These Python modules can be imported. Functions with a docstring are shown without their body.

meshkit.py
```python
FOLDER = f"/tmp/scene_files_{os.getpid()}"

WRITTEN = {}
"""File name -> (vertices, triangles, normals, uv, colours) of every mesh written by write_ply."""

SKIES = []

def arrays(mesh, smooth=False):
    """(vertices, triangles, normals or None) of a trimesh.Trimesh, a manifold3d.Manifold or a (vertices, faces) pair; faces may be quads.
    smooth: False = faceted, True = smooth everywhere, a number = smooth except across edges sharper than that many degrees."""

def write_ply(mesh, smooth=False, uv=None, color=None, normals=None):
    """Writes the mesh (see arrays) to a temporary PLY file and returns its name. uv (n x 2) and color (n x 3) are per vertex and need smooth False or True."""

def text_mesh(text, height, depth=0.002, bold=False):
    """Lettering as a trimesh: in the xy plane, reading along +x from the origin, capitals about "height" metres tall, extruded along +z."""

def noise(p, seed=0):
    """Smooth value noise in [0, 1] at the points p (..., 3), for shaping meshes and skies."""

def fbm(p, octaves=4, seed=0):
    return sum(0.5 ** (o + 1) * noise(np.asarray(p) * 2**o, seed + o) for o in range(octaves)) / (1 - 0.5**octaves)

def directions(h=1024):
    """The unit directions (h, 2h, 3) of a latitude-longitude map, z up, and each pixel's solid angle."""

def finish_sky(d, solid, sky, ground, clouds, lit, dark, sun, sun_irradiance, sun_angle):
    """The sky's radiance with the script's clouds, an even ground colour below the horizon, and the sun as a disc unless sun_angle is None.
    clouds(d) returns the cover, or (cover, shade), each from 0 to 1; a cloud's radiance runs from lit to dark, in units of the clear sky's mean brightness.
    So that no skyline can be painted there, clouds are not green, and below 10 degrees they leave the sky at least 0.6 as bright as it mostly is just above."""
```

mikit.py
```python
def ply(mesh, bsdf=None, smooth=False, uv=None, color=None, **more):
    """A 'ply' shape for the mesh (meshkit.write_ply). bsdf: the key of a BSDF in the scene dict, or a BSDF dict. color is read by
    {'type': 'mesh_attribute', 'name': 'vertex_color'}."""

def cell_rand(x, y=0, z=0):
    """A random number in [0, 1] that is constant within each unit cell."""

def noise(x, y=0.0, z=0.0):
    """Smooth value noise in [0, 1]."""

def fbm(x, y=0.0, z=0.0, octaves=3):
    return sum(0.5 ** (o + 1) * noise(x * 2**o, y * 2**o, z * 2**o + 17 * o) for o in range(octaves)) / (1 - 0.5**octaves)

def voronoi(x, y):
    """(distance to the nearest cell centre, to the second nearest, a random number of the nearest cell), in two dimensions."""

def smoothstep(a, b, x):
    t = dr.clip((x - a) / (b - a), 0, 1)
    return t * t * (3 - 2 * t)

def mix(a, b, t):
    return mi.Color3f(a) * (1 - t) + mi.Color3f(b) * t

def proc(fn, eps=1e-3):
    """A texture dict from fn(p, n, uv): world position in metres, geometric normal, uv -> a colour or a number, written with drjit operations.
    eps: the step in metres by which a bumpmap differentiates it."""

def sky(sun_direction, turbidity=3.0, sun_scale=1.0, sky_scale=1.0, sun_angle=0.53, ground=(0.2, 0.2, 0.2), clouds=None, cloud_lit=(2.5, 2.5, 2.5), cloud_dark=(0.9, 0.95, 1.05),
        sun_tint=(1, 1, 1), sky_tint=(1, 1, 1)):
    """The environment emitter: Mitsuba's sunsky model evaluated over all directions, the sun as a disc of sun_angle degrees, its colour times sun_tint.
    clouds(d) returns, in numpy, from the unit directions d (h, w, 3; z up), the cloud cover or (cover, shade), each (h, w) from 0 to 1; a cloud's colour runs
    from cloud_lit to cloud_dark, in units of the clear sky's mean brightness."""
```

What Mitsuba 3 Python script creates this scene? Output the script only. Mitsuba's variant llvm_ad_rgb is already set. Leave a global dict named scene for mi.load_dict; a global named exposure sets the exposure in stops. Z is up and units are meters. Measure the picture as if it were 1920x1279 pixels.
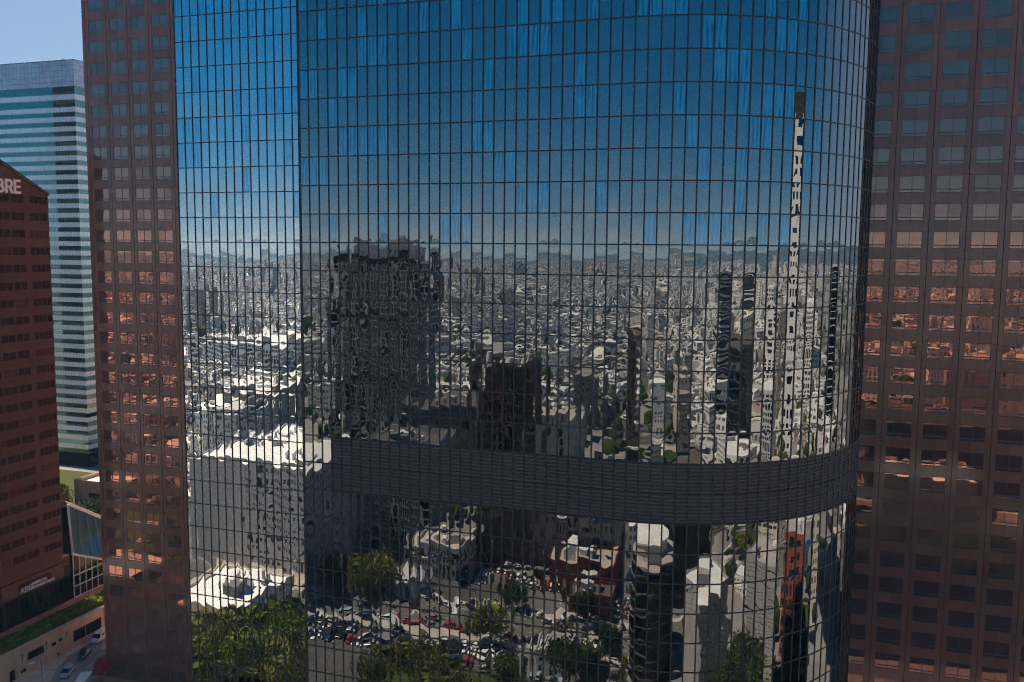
import math, random, numpy as np, trimesh, drjit as dr, mitsuba as mi, mikit, meshkit
from mikit import proc, noise, fbm, smoothstep, mix, cell_rand
T = mi.ScalarTransform4f
rng = np.random.default_rng(7)
random.seed(7)
scene, labels = {}, {}

# ------------------------------------------------------------------ camera, sky, exposure
CAM_H = 95.0                                   # metres above the street
F_PX, PITCH, ROLL, YAW = 1682.7, .101246, .0088794, .31976
_d = np.array([-math.sin(YAW), math.cos(YAW), 0]); _r = np.array([math.cos(YAW), math.sin(YAW), 0]); _z = np.array([0, 0, 1.])
FW = _d * math.cos(PITCH) - _z * math.sin(PITCH); UP0 = _d * math.sin(PITCH) + _z * math.cos(PITCH)
RT = _r * math.cos(ROLL) + UP0 * math.sin(ROLL); UP = -_r * math.sin(ROLL) + UP0 * math.cos(ROLL)
EYE = np.array([0, 0, CAM_H])
M = np.eye(4); M[:3, 0], M[:3, 1], M[:3, 2], M[:3, 3] = -RT, UP, FW, EYE
scene['camera'] = {'type': 'perspective', 'fov': 2 * math.degrees(math.atan(960 / F_PX)), 'fov_axis': 'x',
                   'near_clip': .5, 'far_clip': 60000., 'to_world': T(M.tolist()), 'medium': {'type': 'ref', 'id': 'haze_air'}}
exposure = 2.6
SUN = (-.54, .03, .84)
def veil(d):
    """thin haze: thick at the horizon, thinning upwards, and a faint whitish veil on the sunny +Y side"""
    el = np.degrees(np.arcsin(np.clip(d[..., 2], -1, 1)))
    hor = .78 * np.exp(-np.maximum(el, 0) / 3.6)
    side = .92 * (np.clip(d[..., 1], 0, 1)) * np.exp(-np.maximum(el, 0) / 40.0)
    return np.clip(hor + side * (1 - hor), 0, .97), np.full(el.shape, .0)
scene['sky'] = mikit.sky(SUN, turbidity=3, clouds=veil, cloud_lit=(3.7, 4.2, 5.0), sky_tint=(.005, .285, .425), sun_tint=(.96, 1, 1.03))
HAZE = 4.4e-5
scene['haze_air'] = {'type': 'homogeneous', 'albedo': {'type': 'rgb', 'value': [.74, .92, .99]}, 'sigma_t': {'type': 'rgb', 'value': [HAZE * .6, HAZE, HAZE * 1.5]}}
scene['clear_air'] = {'type': 'null'}
scene['haze'] = {'type': 'cube', 'to_world': T().translate([0, 0, 99.5]).scale([19000, 19000, 101.]), 'bsdf': {'type': 'ref', 'id': 'clear_air'},
                 'interior': {'type': 'ref', 'id': 'haze_air'}}
labels['haze'] = {'label': 'thin blue grey haze over the far city', 'category': 'haze', 'kind': 'stuff'}

# ------------------------------------------------------------------ materials
def rgb(c): return {'type': 'rgb', 'value': list(map(float, c))}
def prin(key, c, rough=.6, spec=.4, metal=0., **k):
    scene[key] = {'type': 'twosided', 'b': {'type': 'principled', 'base_color': c if isinstance(c, dict) else rgb(c), 'roughness': rough, 'specular': spec, 'metallic': metal, **k}}
    return key
def diff(key, c):
    scene[key] = {'type': 'twosided', 'b': {'type': 'diffuse', 'reflectance': c if isinstance(c, dict) else rgb(c)}}
    return key
def mirror(key, c):
    scene[key] = {'type': 'twosided', 'b': {'type': 'conductor', 'material': 'none', 'specular_reflectance': rgb(c)}}
    return key
def draped(key, refl, drape, w):
    def cloth(p, n, uv):
        u, v = uv.x, uv.y
        ph = cell_rand(dr.floor(u), dr.floor(v), 3) * 6.28
        lean = (cell_rand(dr.floor(u), dr.floor(v), 5) - .5) * 1.2
        a = (u - dr.floor(u)) + lean * .35 * (v - dr.floor(v) - .5)
        s = .5 + .5 * dr.sin(a * 17 + ph + 1.2 * noise(u * 3, v * 5))
        return mix([x * 1.2 for x in drape], [x * .25 for x in drape], dr.clip(s * 1.5 * noise(u * 2.3 + 9, v * 2), 0, 1))
    scene[key] = {'type': 'twosided', 'b': {'type': 'blendbsdf', 'weight': float(w), 'm': {'type': 'conductor', 'material': 'none', 'specular_reflectance': rgb(refl)},
                  'd': {'type': 'diffuse', 'reflectance': proc(cloth)}}}
    return key
mirror('blue_glass', (.285, .285, .285)); mirror('pale_glass', (.60, .60, .60))
draped('blue_glass_draped', (.30, .31, .32), (.02, .44, .74), .30)
draped('pale_glass_draped', (.62, .64, .66), (.05, .50, .85), .36)
prin('mullion_metal', (.022, .021, .026), .45, .4)
prin('transom_metal', (.028, .021, .022), .45, .4)
prin('louver_metal', (.155, .098, .082), .65, .15)
diff('dark_void', (.012, .011, .012))
def granite(key, c, seed):
    def col(p, n, uv):
        g = noise(p.x * 40 + seed, p.y * 40, p.z * 40)
        b = fbm(p.x * .9 + seed, p.y * .9, p.z * .7)
        streak = fbm(p.x * 2.2, p.y * 2.2, p.z * .12 + seed)
        return mi.Color3f(c) * (.72 + .36 * g + .22 * b) * (.86 + .28 * streak)
    return prin(key, proc(col), .11, .55)
GRAN = [granite('brown_granite', (.270, .106, .066), 3), granite('brown_granite_dark', (.232, .092, .058), 41), granite('brown_granite_red', (.305, .117, .07), 77)]
for _k, _c in (('copper_glass', (.38, .180, .130)), ('copper_glass_dark', (.29, .135, .10)), ('rose_glass', (.50, .225, .165)), ('rose_glass_dark', (.38, .165, .12))):
    scene[_k] = {'type': 'twosided', 'b': {'type': 'blendbsdf', 'weight': 0.13 if 'rose' in _k else .10, 'm': {'type': 'conductor', 'material': 'none', 'specular_reflectance': rgb(_c)}, 'd': {'type': 'diffuse', 'reflectance': rgb((.80, .34, .29))}}}
prin('bronze_frame', (.055, .042, .040), .35, .5); prin('window_frame', (.085, .085, .088), .4, .5)
prin('teal_glass', (.15, .25, .22), .03, .5, 1.0)
def steel(p, n, uv):
    q = dr.select(dr.abs(n.y) > .5, p.x, p.y) / 1.52
    line = smoothstep(.40, .47, dr.abs(q - dr.floor(q) - .5))
    return mi.Color3f(.80, .80, .79) * (.9 + .1 * cell_rand(q, p.z / 4)) * (1 - .45 * line)
prin('steel_panel', proc(steel), .30, .5, .45)
def steel2(p, n, uv):
    q = dr.select(dr.abs(n.y) > .5, p.x, p.y) / 2.0
    line = smoothstep(.42, .47, dr.abs(q - dr.floor(q) - .5))
    return mi.Color3f(.50, .54, .60) * (.82 + .24 * cell_rand(q, p.z / 2.1)) * (1 - .35 * line)
prin('screen_panel', proc(steel2), .35, .5, .5)
def rg(p, n, uv):
    b = fbm(p.x * .6, p.y * .6, p.z * .5); g = noise(p.x * 9, p.y * 9, p.z * 9)
    return mi.Color3f(.050, .026, .021) * (.7 + .35 * b + .25 * g)
prin('red_granite', proc(rg), .14, .5)
prin('dark_window', (.018, .020, .022), .06, .6)
mirror('smoky_glass', (.075, .06, .05))
mirror('black_glass', (.03, .026, .024))
prin('white_paint', (.78, .76, .73), .5)
prin('sign_white', (.82, .80, .84), .5)
prin('roof_edge', (.03, .04, .045), .5)
def conc(c, rough=.85):
    def f(p, n, uv):
        st = fbm(p.x * .8, p.y * .8, p.z * .25) ; g = noise(p.x * 6, p.y * 6, p.z * 6)
        drip = smoothstep(.5, .8, fbm(p.x * 1.7, p.y * 1.7, p.z * .08))
        return mi.Color3f(c) * (.72 + .34 * st + .16 * g) * (1 - .22 * drip)
    return proc(f)
prin('wall_concrete', conc((.60, .46, .33)), .85, .2)
prin('pavement_concrete', conc((.55, .46, .36)), .85, .2)
def asph(p, n, uv):
    w = fbm(p.x * .35, p.y * .05, 3) ; g = noise(p.x * 5, p.y * 5)
    return mi.Color3f(.30, .255, .21) * (.42 + .95 * w + .22 * g)
prin('asphalt', proc(asph), .75, .3)
def cityground(p, n, uv):
    a = fbm(p.x * .012, p.y * .012); b = noise(p.x * .09 + 7, p.y * .09); c = noise(p.x * .45, p.y * .45)
    base = mix([.10, .10, .10], [.27, .26, .25], smoothstep(.35, .65, a))
    return base * (.7 + .35 * b + .2 * c)
diff('city_ground', proc(cityground))
def asph2(p, n, uv):
    return mi.Color3f(.125, .12, .115) * (.6 + .6 * fbm(p.x * .06, p.y * .4, 3) + .2 * noise(p.x * 4, p.y * 4))
prin('street_asphalt', proc(asph2), .75, .3)
prin('grey_paving', conc((.46, .44, .41)), .85, .2)
def brickpave(p, n, uv):
    a = cell_rand(p.x * 1.2, p.y * 1.2); b = fbm(p.x * .5, p.y * .5)
    return mi.Color3f(.42, .20, .135) * (.7 + .3 * a + .4 * b)
diff('brick_paving', proc(brickpave))
def leaf(key, c):
    def f(p, n, uv):
        return mi.Color3f(c) * (.45 + 1.1 * noise(p.x * 1.7, p.y * 1.7, p.z * 1.7))
    return diff(key, proc(f))
LEAF = [leaf('leaf_green', (.085, .125, .022)), leaf('leaf_olive', (.15, .155, .036)), leaf('leaf_dark', (.045, .066, .02))]
diff('bark', (.12, .085, .06)); diff('grass_green', (.06, .078, .022)); diff('dry_grass', (.075, .075, .03)); diff('palm_leaf', (.16, .17, .04))
prin('tyre', (.02, .02, .02), .8); prin('lane_paint', (.62, .60, .55), .7); prin('yellow_paint', (.65, .32, .04), .7)
for k, c in dict(white_car=(.80, .80, .80), silver_blue_car=(.30, .38, .46), dark_blue_car=(.012, .028, .10), red_car=(.35, .03, .03), black_car=(.02, .02, .022), grey_car=(.22, .22, .23)).items():
    prin(k, c, .3, .5, 0., clearcoat=.8, clearcoat_gloss=.9)
prin('car_glass', (.02, .024, .03), .05, .6); prin('lamp_lens', (.7, .7, .68), .2); prin('red_lens', (.4, .02, .02), .2)
prin('grey_metal', (.25, .25, .25), .4, .5, .4); prin('red_fabric', (.30, .022, .022), .7)
pal = dict(white=(.70, .695, .68), cream=(.60, .55, .47), tan=(.42, .36, .30), grey=(.33, .32, .31), darkgrey=(.13, .13, .135), brown=(.20, .13, .09), brick=(.27, .075, .055), pink=(.46, .26, .18), sand=(.50, .44, .36), black=(.028, .028, .03), palegrey=(.52, .52, .53))
for k, c in pal.items():
    prin('c_' + k, conc(c), .8, .25)
prin('city_glass', (.022, .027, .034), .07, .6)
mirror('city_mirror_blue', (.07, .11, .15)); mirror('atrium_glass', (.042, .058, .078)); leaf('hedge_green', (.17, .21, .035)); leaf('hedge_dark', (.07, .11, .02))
def roofc(c):
    def f(p, n, uv):
        return mi.Color3f(c) * (.72 + .3 * fbm(p.x * .15, p.y * .15) + .16 * noise(p.x, p.y))
    return proc(f)
diff('roof_white', roofc((.76, .755, .74))); diff('roof_grey', roofc((.42, .39, .36))); diff('roof_tan', roofc((.54, .48, .41))); diff('roof_dark', roofc((.12, .11, .105)))
def winmask(p, n, uv):
    h = dr.select(dr.abs(n.y) > .5, p.x, p.y)
    a = h / 3.4; b = p.z / 3.6
    fa, fb = a - dr.floor(a), b - dr.floor(b)
    win = (fa > .22) & (fa < .80) & (fb > .30) & (fb < .80) & (dr.abs(n.z) < .5)
    return dr.select(win, .85, dr.select(n.z > .5, .35 * smoothstep(.55, .75, noise(p.x * .3, p.y * .3)), 0.))
scene['city_facades'] = {'type': 'twosided', 'b': {'type': 'blendbsdf', 'weight': proc(winmask),
    'a': {'type': 'diffuse', 'reflectance': {'type': 'mesh_attribute', 'name': 'vertex_color'}}, 'w': {'type': 'diffuse', 'reflectance': rgb((.05, .055, .06))}}}
def hillc(p, n, uv):
    a = fbm(p.x * .004, p.y * .004, p.z * .01); b = noise(p.x * .03, p.y * .03)
    return mix([.030, .040, .034], [.085, .080, .060], smoothstep(.35, .7, a)) * (.7 + .5 * b)
diff('hill_scrub', proc(hillc))

# ------------------------------------------------------------------ helpers
BOXF = np.array([[0, 2, 1], [0, 3, 2], [4, 5, 6], [4, 6, 7], [0, 1, 5], [0, 5, 4], [1, 2, 6], [1, 6, 5], [2, 3, 7], [2, 7, 6], [3, 0, 4], [3, 4, 7]])
class MB:
    def __init__(s): s.v, s.f, s.n = [], [], 0
    def raw(s, v, f):
        s.v.append(np.asarray(v, float)); s.f.append(np.asarray(f, int) + s.n); s.n += len(v); return s
    def box(s, x0, x1, y0, y1, z0, z1):
        return s.raw([[x0, y0, z0], [x1, y0, z0], [x1, y1, z0], [x0, y1, z0], [x0, y0, z1], [x1, y0, z1], [x1, y1, z1], [x0, y1, z1]], BOXF)
    def cbox(s, x0, x1, y0, y1, z0, z1, c=.02):
        """box whose front (-Y) face is chamfered"""
        v = [[x0, y1, z0], [x1, y1, z0], [x1, y1, z1], [x0, y1, z1], [x0, y0 + c, z0], [x1, y0 + c, z0], [x1, y0 + c, z1], [x0, y0 + c, z1],
             [x0 + c, y0, z0 + c], [x1 - c, y0, z0 + c], [x1 - c, y0, z1 - c], [x0 + c, y0, z1 - c]]
        f = [[8, 9, 10], [8, 10, 11]]
        for a in range(4):
            b = (a + 1) % 4
            f += [[4 + a, 4 + b, 8 + b], [4 + a, 8 + b, 8 + a], [a, b, 4 + b], [a, 4 + b, 4 + a]]
        return s.raw(v, f)
    def tm(s, m): return s.raw(m.vertices, m.faces)
    def prism(s, poly, z0, z1):
        poly = np.asarray(poly, float); n = len(poly)
        tri = trimesh.creation.triangulate_polygon(__import__('shapely').Polygon(poly), engine='earcut')
        tv, tf = np.asarray(tri[0]), np.asarray(tri[1])
        s.raw(np.c_[tv, np.full(len(tv), z1)], tf); s.raw(np.c_[tv, np.full(len(tv), z0)], tf[:, ::-1])
        v = np.vstack([np.c_[poly, np.full(n, z0)], np.c_[poly, np.full(n, z1)]]); i = np.arange(n); j = (i + 1) % n
        return s.raw(v, np.vstack([np.c_[i, j, n + j], np.c_[i, n + j, n + i]]))
    def cyl(s, a, b, r0, r1=None, n=8):
        a, b = np.asarray(a, float), np.asarray(b, float); r1 = r0 if r1 is None else r1
        t = (b - a) / np.linalg.norm(b - a); u = np.cross(t, [0, 0, 1] if abs(t[2]) < .9 else [1, 0, 0]); u /= np.linalg.norm(u); w = np.cross(t, u)
        an = np.arange(n) * 2 * math.pi / n; c = np.cos(an)[:, None] * u + np.sin(an)[:, None] * w
        v = np.vstack([a + r0 * c, b + r1 * c, [a], [b]]); i = np.arange(n); j = (i + 1) % n
        return s.raw(v, np.vstack([np.c_[i, j, n + j], np.c_[i, n + j, n + i], np.c_[j, i, np.full(n, 2 * n)], np.c_[n + i, n + j, np.full(n, 2 * n + 1)]]))
    def get(s): return np.vstack(s.v), np.vstack(s.f)
def numbered(k):
    if k not in taken: taken.add(k); return k
    i = 1
    while f'{k}_{i:03d}' in taken: i += 1
    taken.add(f'{k}_{i:03d}'); return f'{k}_{i:03d}'
taken = set()
def thing(name, label, cat, group=None, kind=None):
    k = numbered(name); labels[k] = {'label': label, 'category': cat}
    if group: labels[k]['group'] = group
    if kind: labels[k]['kind'] = kind
    return k
def struct(name, mesh, bsdf, label=None, **kw):
    k = numbered(name); scene[k] = mikit.ply(mesh.get() if isinstance(mesh, MB) else mesh, bsdf, **kw); labels[k] = {'kind': 'structure'}
    if label: labels[k]['label'] = label
    return k
def part(parent, name, mesh, bsdf, kind=None, label=None, **kw):
    k = numbered(parent + '__' + name)
    scene[k] = mikit.ply(mesh.get() if isinstance(mesh, MB) else mesh, bsdf, **kw)
    if kind or label: labels[k] = {a: b for a, b in (('kind', kind), ('label', label)) if b}
    return k
def ref(parent, name, d, tr=None, kind=None):
    k = numbered(parent + '__' + name); scene[k] = {**d, 'to_world': tr} if tr is not None else dict(d)
    return k
def proj(P):
    q = np.atleast_2d(P) - EYE; c = q @ FW
    return np.stack([960 + F_PX * (q @ RT) / c, 639.5 - F_PX * (q @ UP) / c, c], -1)
def seen(x, y, m=30): return -m < x < 1920 + m and -m < y < 1279 + m

# ================================================================== the mirror-glass tower
D1, X0, PW, D2 = 112.1712, -68.8323, 1.5239, 123.0295
ZR, FH = CAM_H + 32.4809, 3.96                  # top of row 0, storey height
I0, IB, RAD, PC, IE = 30, 30.404, 30.377, 1.5865, 61           # the bend starts just past mullion 30
XS = X0 + PW * IB
def pos(i):
    """plan position and heading of mullion i"""
    if i <= I0: return np.array([X0 + PW * i, D1]), 0.
    a = (i - IB) * PC / RAD
    return np.array([XS + RAD * math.sin(a), D1 + RAD * (1 - math.cos(a))]), a
def frame_at(i0, i1):
    a, b = pos(i0)[0], pos(i1)[0]; t = (b - a) / np.linalg.norm(b - a)
    return a, t, np.array([t[1], -t[0]]), np.linalg.norm(b - a)
tower = thing('glass_tower', 'tall blue mirror glass tower with rounded right corner and a dark louvre band', 'building')
NU, NV = 6, 12
UU, VV = np.meshgrid(np.linspace(-1, 1, NU + 1), np.linspace(-1, 1, NV + 1), indexing='ij')
_ix = np.arange((NU + 1) * (NV + 1)).reshape(NU + 1, NV + 1)
PF = np.vstack([np.stack([_ix[:-1, :-1], _ix[1:, :-1], _ix[1:, 1:]], -1).reshape(-1, 3), np.stack([_ix[:-1, :-1], _ix[1:, 1:], _ix[:-1, 1:]], -1).reshape(-1, 3)])
def pane_mesh(o, t, n, w, z0, z1, amp, g, uvo, warp=1.):
    """a pane of glass pillowed by a millimetre or two, as sealed units are"""
    a = amp * g.normal(1.0, 1.25)
    h = a * (1 - UU ** 2) * (1 - np.abs(VV) ** 4)
    tx, tz = warp * g.normal(0, .0017), warp * g.normal(0, .0020)
    h = h + tx * UU * w / 2 + tz * VV * (z1 - z0) / 2
    sd = int(g.integers(1 << 20))
    q = np.stack([UU * .45 + sd % 97, VV * 1.5 + sd % 61, np.full(UU.shape, sd % 13 + .5)], -1)
    h = h + warp * .0100 * (meshkit.noise(q, 5) - .5) + warp * .0016 * (meshkit.noise(q * 2.3, 9) - .5)
    s = (UU + 1) / 2 * w; z = z0 + (VV + 1) / 2 * (z1 - z0)
    v = np.stack([o[0] + t[0] * s + n[0] * h, o[1] + t[1] * s + n[1] * h, z], -1).reshape(-1, 3)
    uv = np.stack([uvo[0] + (UU + 1) / 2 * .98 + .01, uvo[1] + (VV + 1) / 2 * .98 + .01], -1).reshape(-1, 2)
    return v, PF, uv
RT0, RT1 = -5, 31                                # rows built
LOUV = {15, 16}
def is_draped(i, k, g):
    c = meshkit.noise(np.array([i * .42, k * 1.9, 3.3])) ; r = g.random()
    return k < 8 and ((c > .64 and r < .85) or r < .05)
cand = []
def collect(kind, i, k):
    g = np.random.default_rng(100000 * (kind + 1) + 1000 * (k + 10) + i)
    z1, z0 = ZR - FH * k, ZR - FH * (k + 1)
    if kind == 0:
        o, t, n, w = frame_at(i, i + 1)
    else:
        o, t, n, w = np.array([-98.05 + PW * i, D2]), np.array([1., 0]), np.array([0, -1.]), PW
    c = np.array([*(o + t * w / 2), (z0 + z1) / 2]); pr = proj(c)[0]
    facing = -(n @ (c[:2] - EYE[:2])) / np.linalg.norm(c - EYE)
    vis = seen(pr[0], pr[1], 40) and facing > 0.01
    area = facing / pr[2] ** 2 if vis else 0
    m = pane_mesh(o, t, n, w, z0, z1, .0030, g, (i, k))
    dr_ = is_draped(i + 40 * kind, k, g) and i < 50
    cand.append((area, kind, dr_, m))
for k in range(RT0, RT1):
    for i in range(0, IE):
        if k in LOUV and 3 <= i: continue
        collect(0, i, k)
    for i in range(0, 19): collect(1, i, k)
cand.sort(key=lambda c: -c[0])
BS = {(0, False): 'blue_glass', (0, True): 'blue_glass_draped', (1, False): 'pale_glass', (1, True): 'pale_glass_draped'}
for a, kind, dr_, (v, f, uv) in cand[:300]:
    part(tower, 'pane', (v, f), BS[kind, dr_], smooth=True, uv=uv)
for key, b in BS.items():
    vs, fs, us, n = [], [], [], 0
    for a, kind, dr_, (v, f, uv) in cand[300:]:
        if (kind, dr_) == key: vs.append(v); fs.append(f + n); us.append(uv); n += len(v)
    part(tower, {'blue_glass': 'glass_panes', 'blue_glass_draped': 'draped_panes', 'pale_glass': 'pale_glass_panes', 'pale_glass_draped': 'pale_draped_panes'}[b], (np.vstack(vs), np.vstack(fs)), b, kind='stuff', smooth=True, uv=np.vstack(us))
ZT, ZB = ZR - FH * RT0, ZR - FH * RT1
def bar(o, t, n, s0, s1, d0, d1, z0, z1):
    """box in a facade frame: along t, out along n"""
    c = [o + t * s + n * d for s, d in ((s0, d1), (s1, d1), (s1, d0), (s0, d0))]
    v = [[*p, z] for z in (z0, z1) for p in c]
    return MB().raw(v, BOXF).get()
for i in range(0, IE + 1):
    p, a = pos(i); t = np.array([math.cos(a), math.sin(a)]); n = np.array([t[1], -t[0]])
    hw = .10 if i else .2
    part(tower, 'mullion', bar(p, t, n, -hw * .92, hw * .92, -.05, .07, ZB, ZT), 'mullion_metal')
for i in range(0, 20):
    p = np.array([-98.05 + PW * i, D2])
    part(tower, 'mullion', bar(p, np.array([1., 0]), np.array([0, -1.]), -.09, .09, -.05, .07, ZB, ZT), 'mullion_metal')
for k in range(RT0, RT1 + 1):
    z = ZR - FH * k; mb = MB()
    if k == 16: segs = [(0, 3)]
    else: segs = [(0, IE)]
    for s0, s1 in segs:
        mb.raw(*bar(np.array([X0, D1]), np.array([1., 0]), np.array([0, -1.]), s0 * PW, min(s1, I0) * PW, -.05, .06, z - .08, z + .08))
        for i in range(max(s0, I0), s1):
            o, t, n, w = frame_at(i, i + 1); mb.raw(*bar(o, t, n, 0, w, -.05, .06, z - .08, z + .08))
    part(tower, 'transom', mb, 'transom_metal')
    part(tower, 'transom', bar(np.array([-98.05, D2]), np.array([1., 0]), np.array([0, -1.]), 0, 19 * PW, -.05, .06, z - .07, z + .07), 'transom_metal')
for i in range(3, IE):                           # the louvre band: two storeys of sloping blades
    o, t, n, w = frame_at(i, i + 1)
    for k in (15, 16):
        zt = ZR - FH * k; mb = MB(); nb = 8; p = (FH - .16) / nb
        for b in range(nb):
            z = zt - .08 - p * b
            c = [(-.16, z - .02), (-.16, z - .05), (.05, z - p * .56), (.075, z - p * .44)]
            q = [[*(o + t * s + n * d), zz] for s in (.075, w - .075) for d, zz in c]
            mb.raw(q, [[0, 4, 5], [0, 5, 1], [1, 5, 6], [1, 6, 2], [2, 6, 7], [2, 7, 3], [3, 7, 4], [3, 4, 0], [0, 1, 2], [0, 2, 3], [4, 6, 5], [4, 7, 6]])
        mb.raw(*bar(o, t, n, .06, w - .06, -.24, -.2, zt - FH + .06, zt - .06))
        part(tower, 'louver_panel', mb, 'louver_metal')
core = [(X0 + .3, 122.8)] + [(X0 + .3, D1 + .3)]
inner = [(X0 + .25, D1 + .25), (XS, D1 + .25)]
for i in range(I0 + 1, IE + 1):
    a = (i - IB) * PC / RAD; inner.append((XS + (RAD - .25) * math.sin(a), D1 + RAD - (RAD - .25) * math.cos(a)))
inner += [(inner[-1][0], 150.), (-97.8, 150.), (-97.8, D2 + .25), (X0 + .25, D2 + .25)]
part(tower, 'core', MB().prism(inner, 0, ZT - .2), 'dark_void')
mb = MB().box(X0 + .02, X0 + .2, D1 + .05, D2 - .05, 0, ZT); mb.box(-98.1, -97.9, D2 + .1, 150, 0, ZT)
part(tower, 'side_wall', mb, 'mullion_metal')
part(tower, 'roof', MB().prism(inner, ZT - .2, ZT + .1), 'roof_grey')

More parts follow.
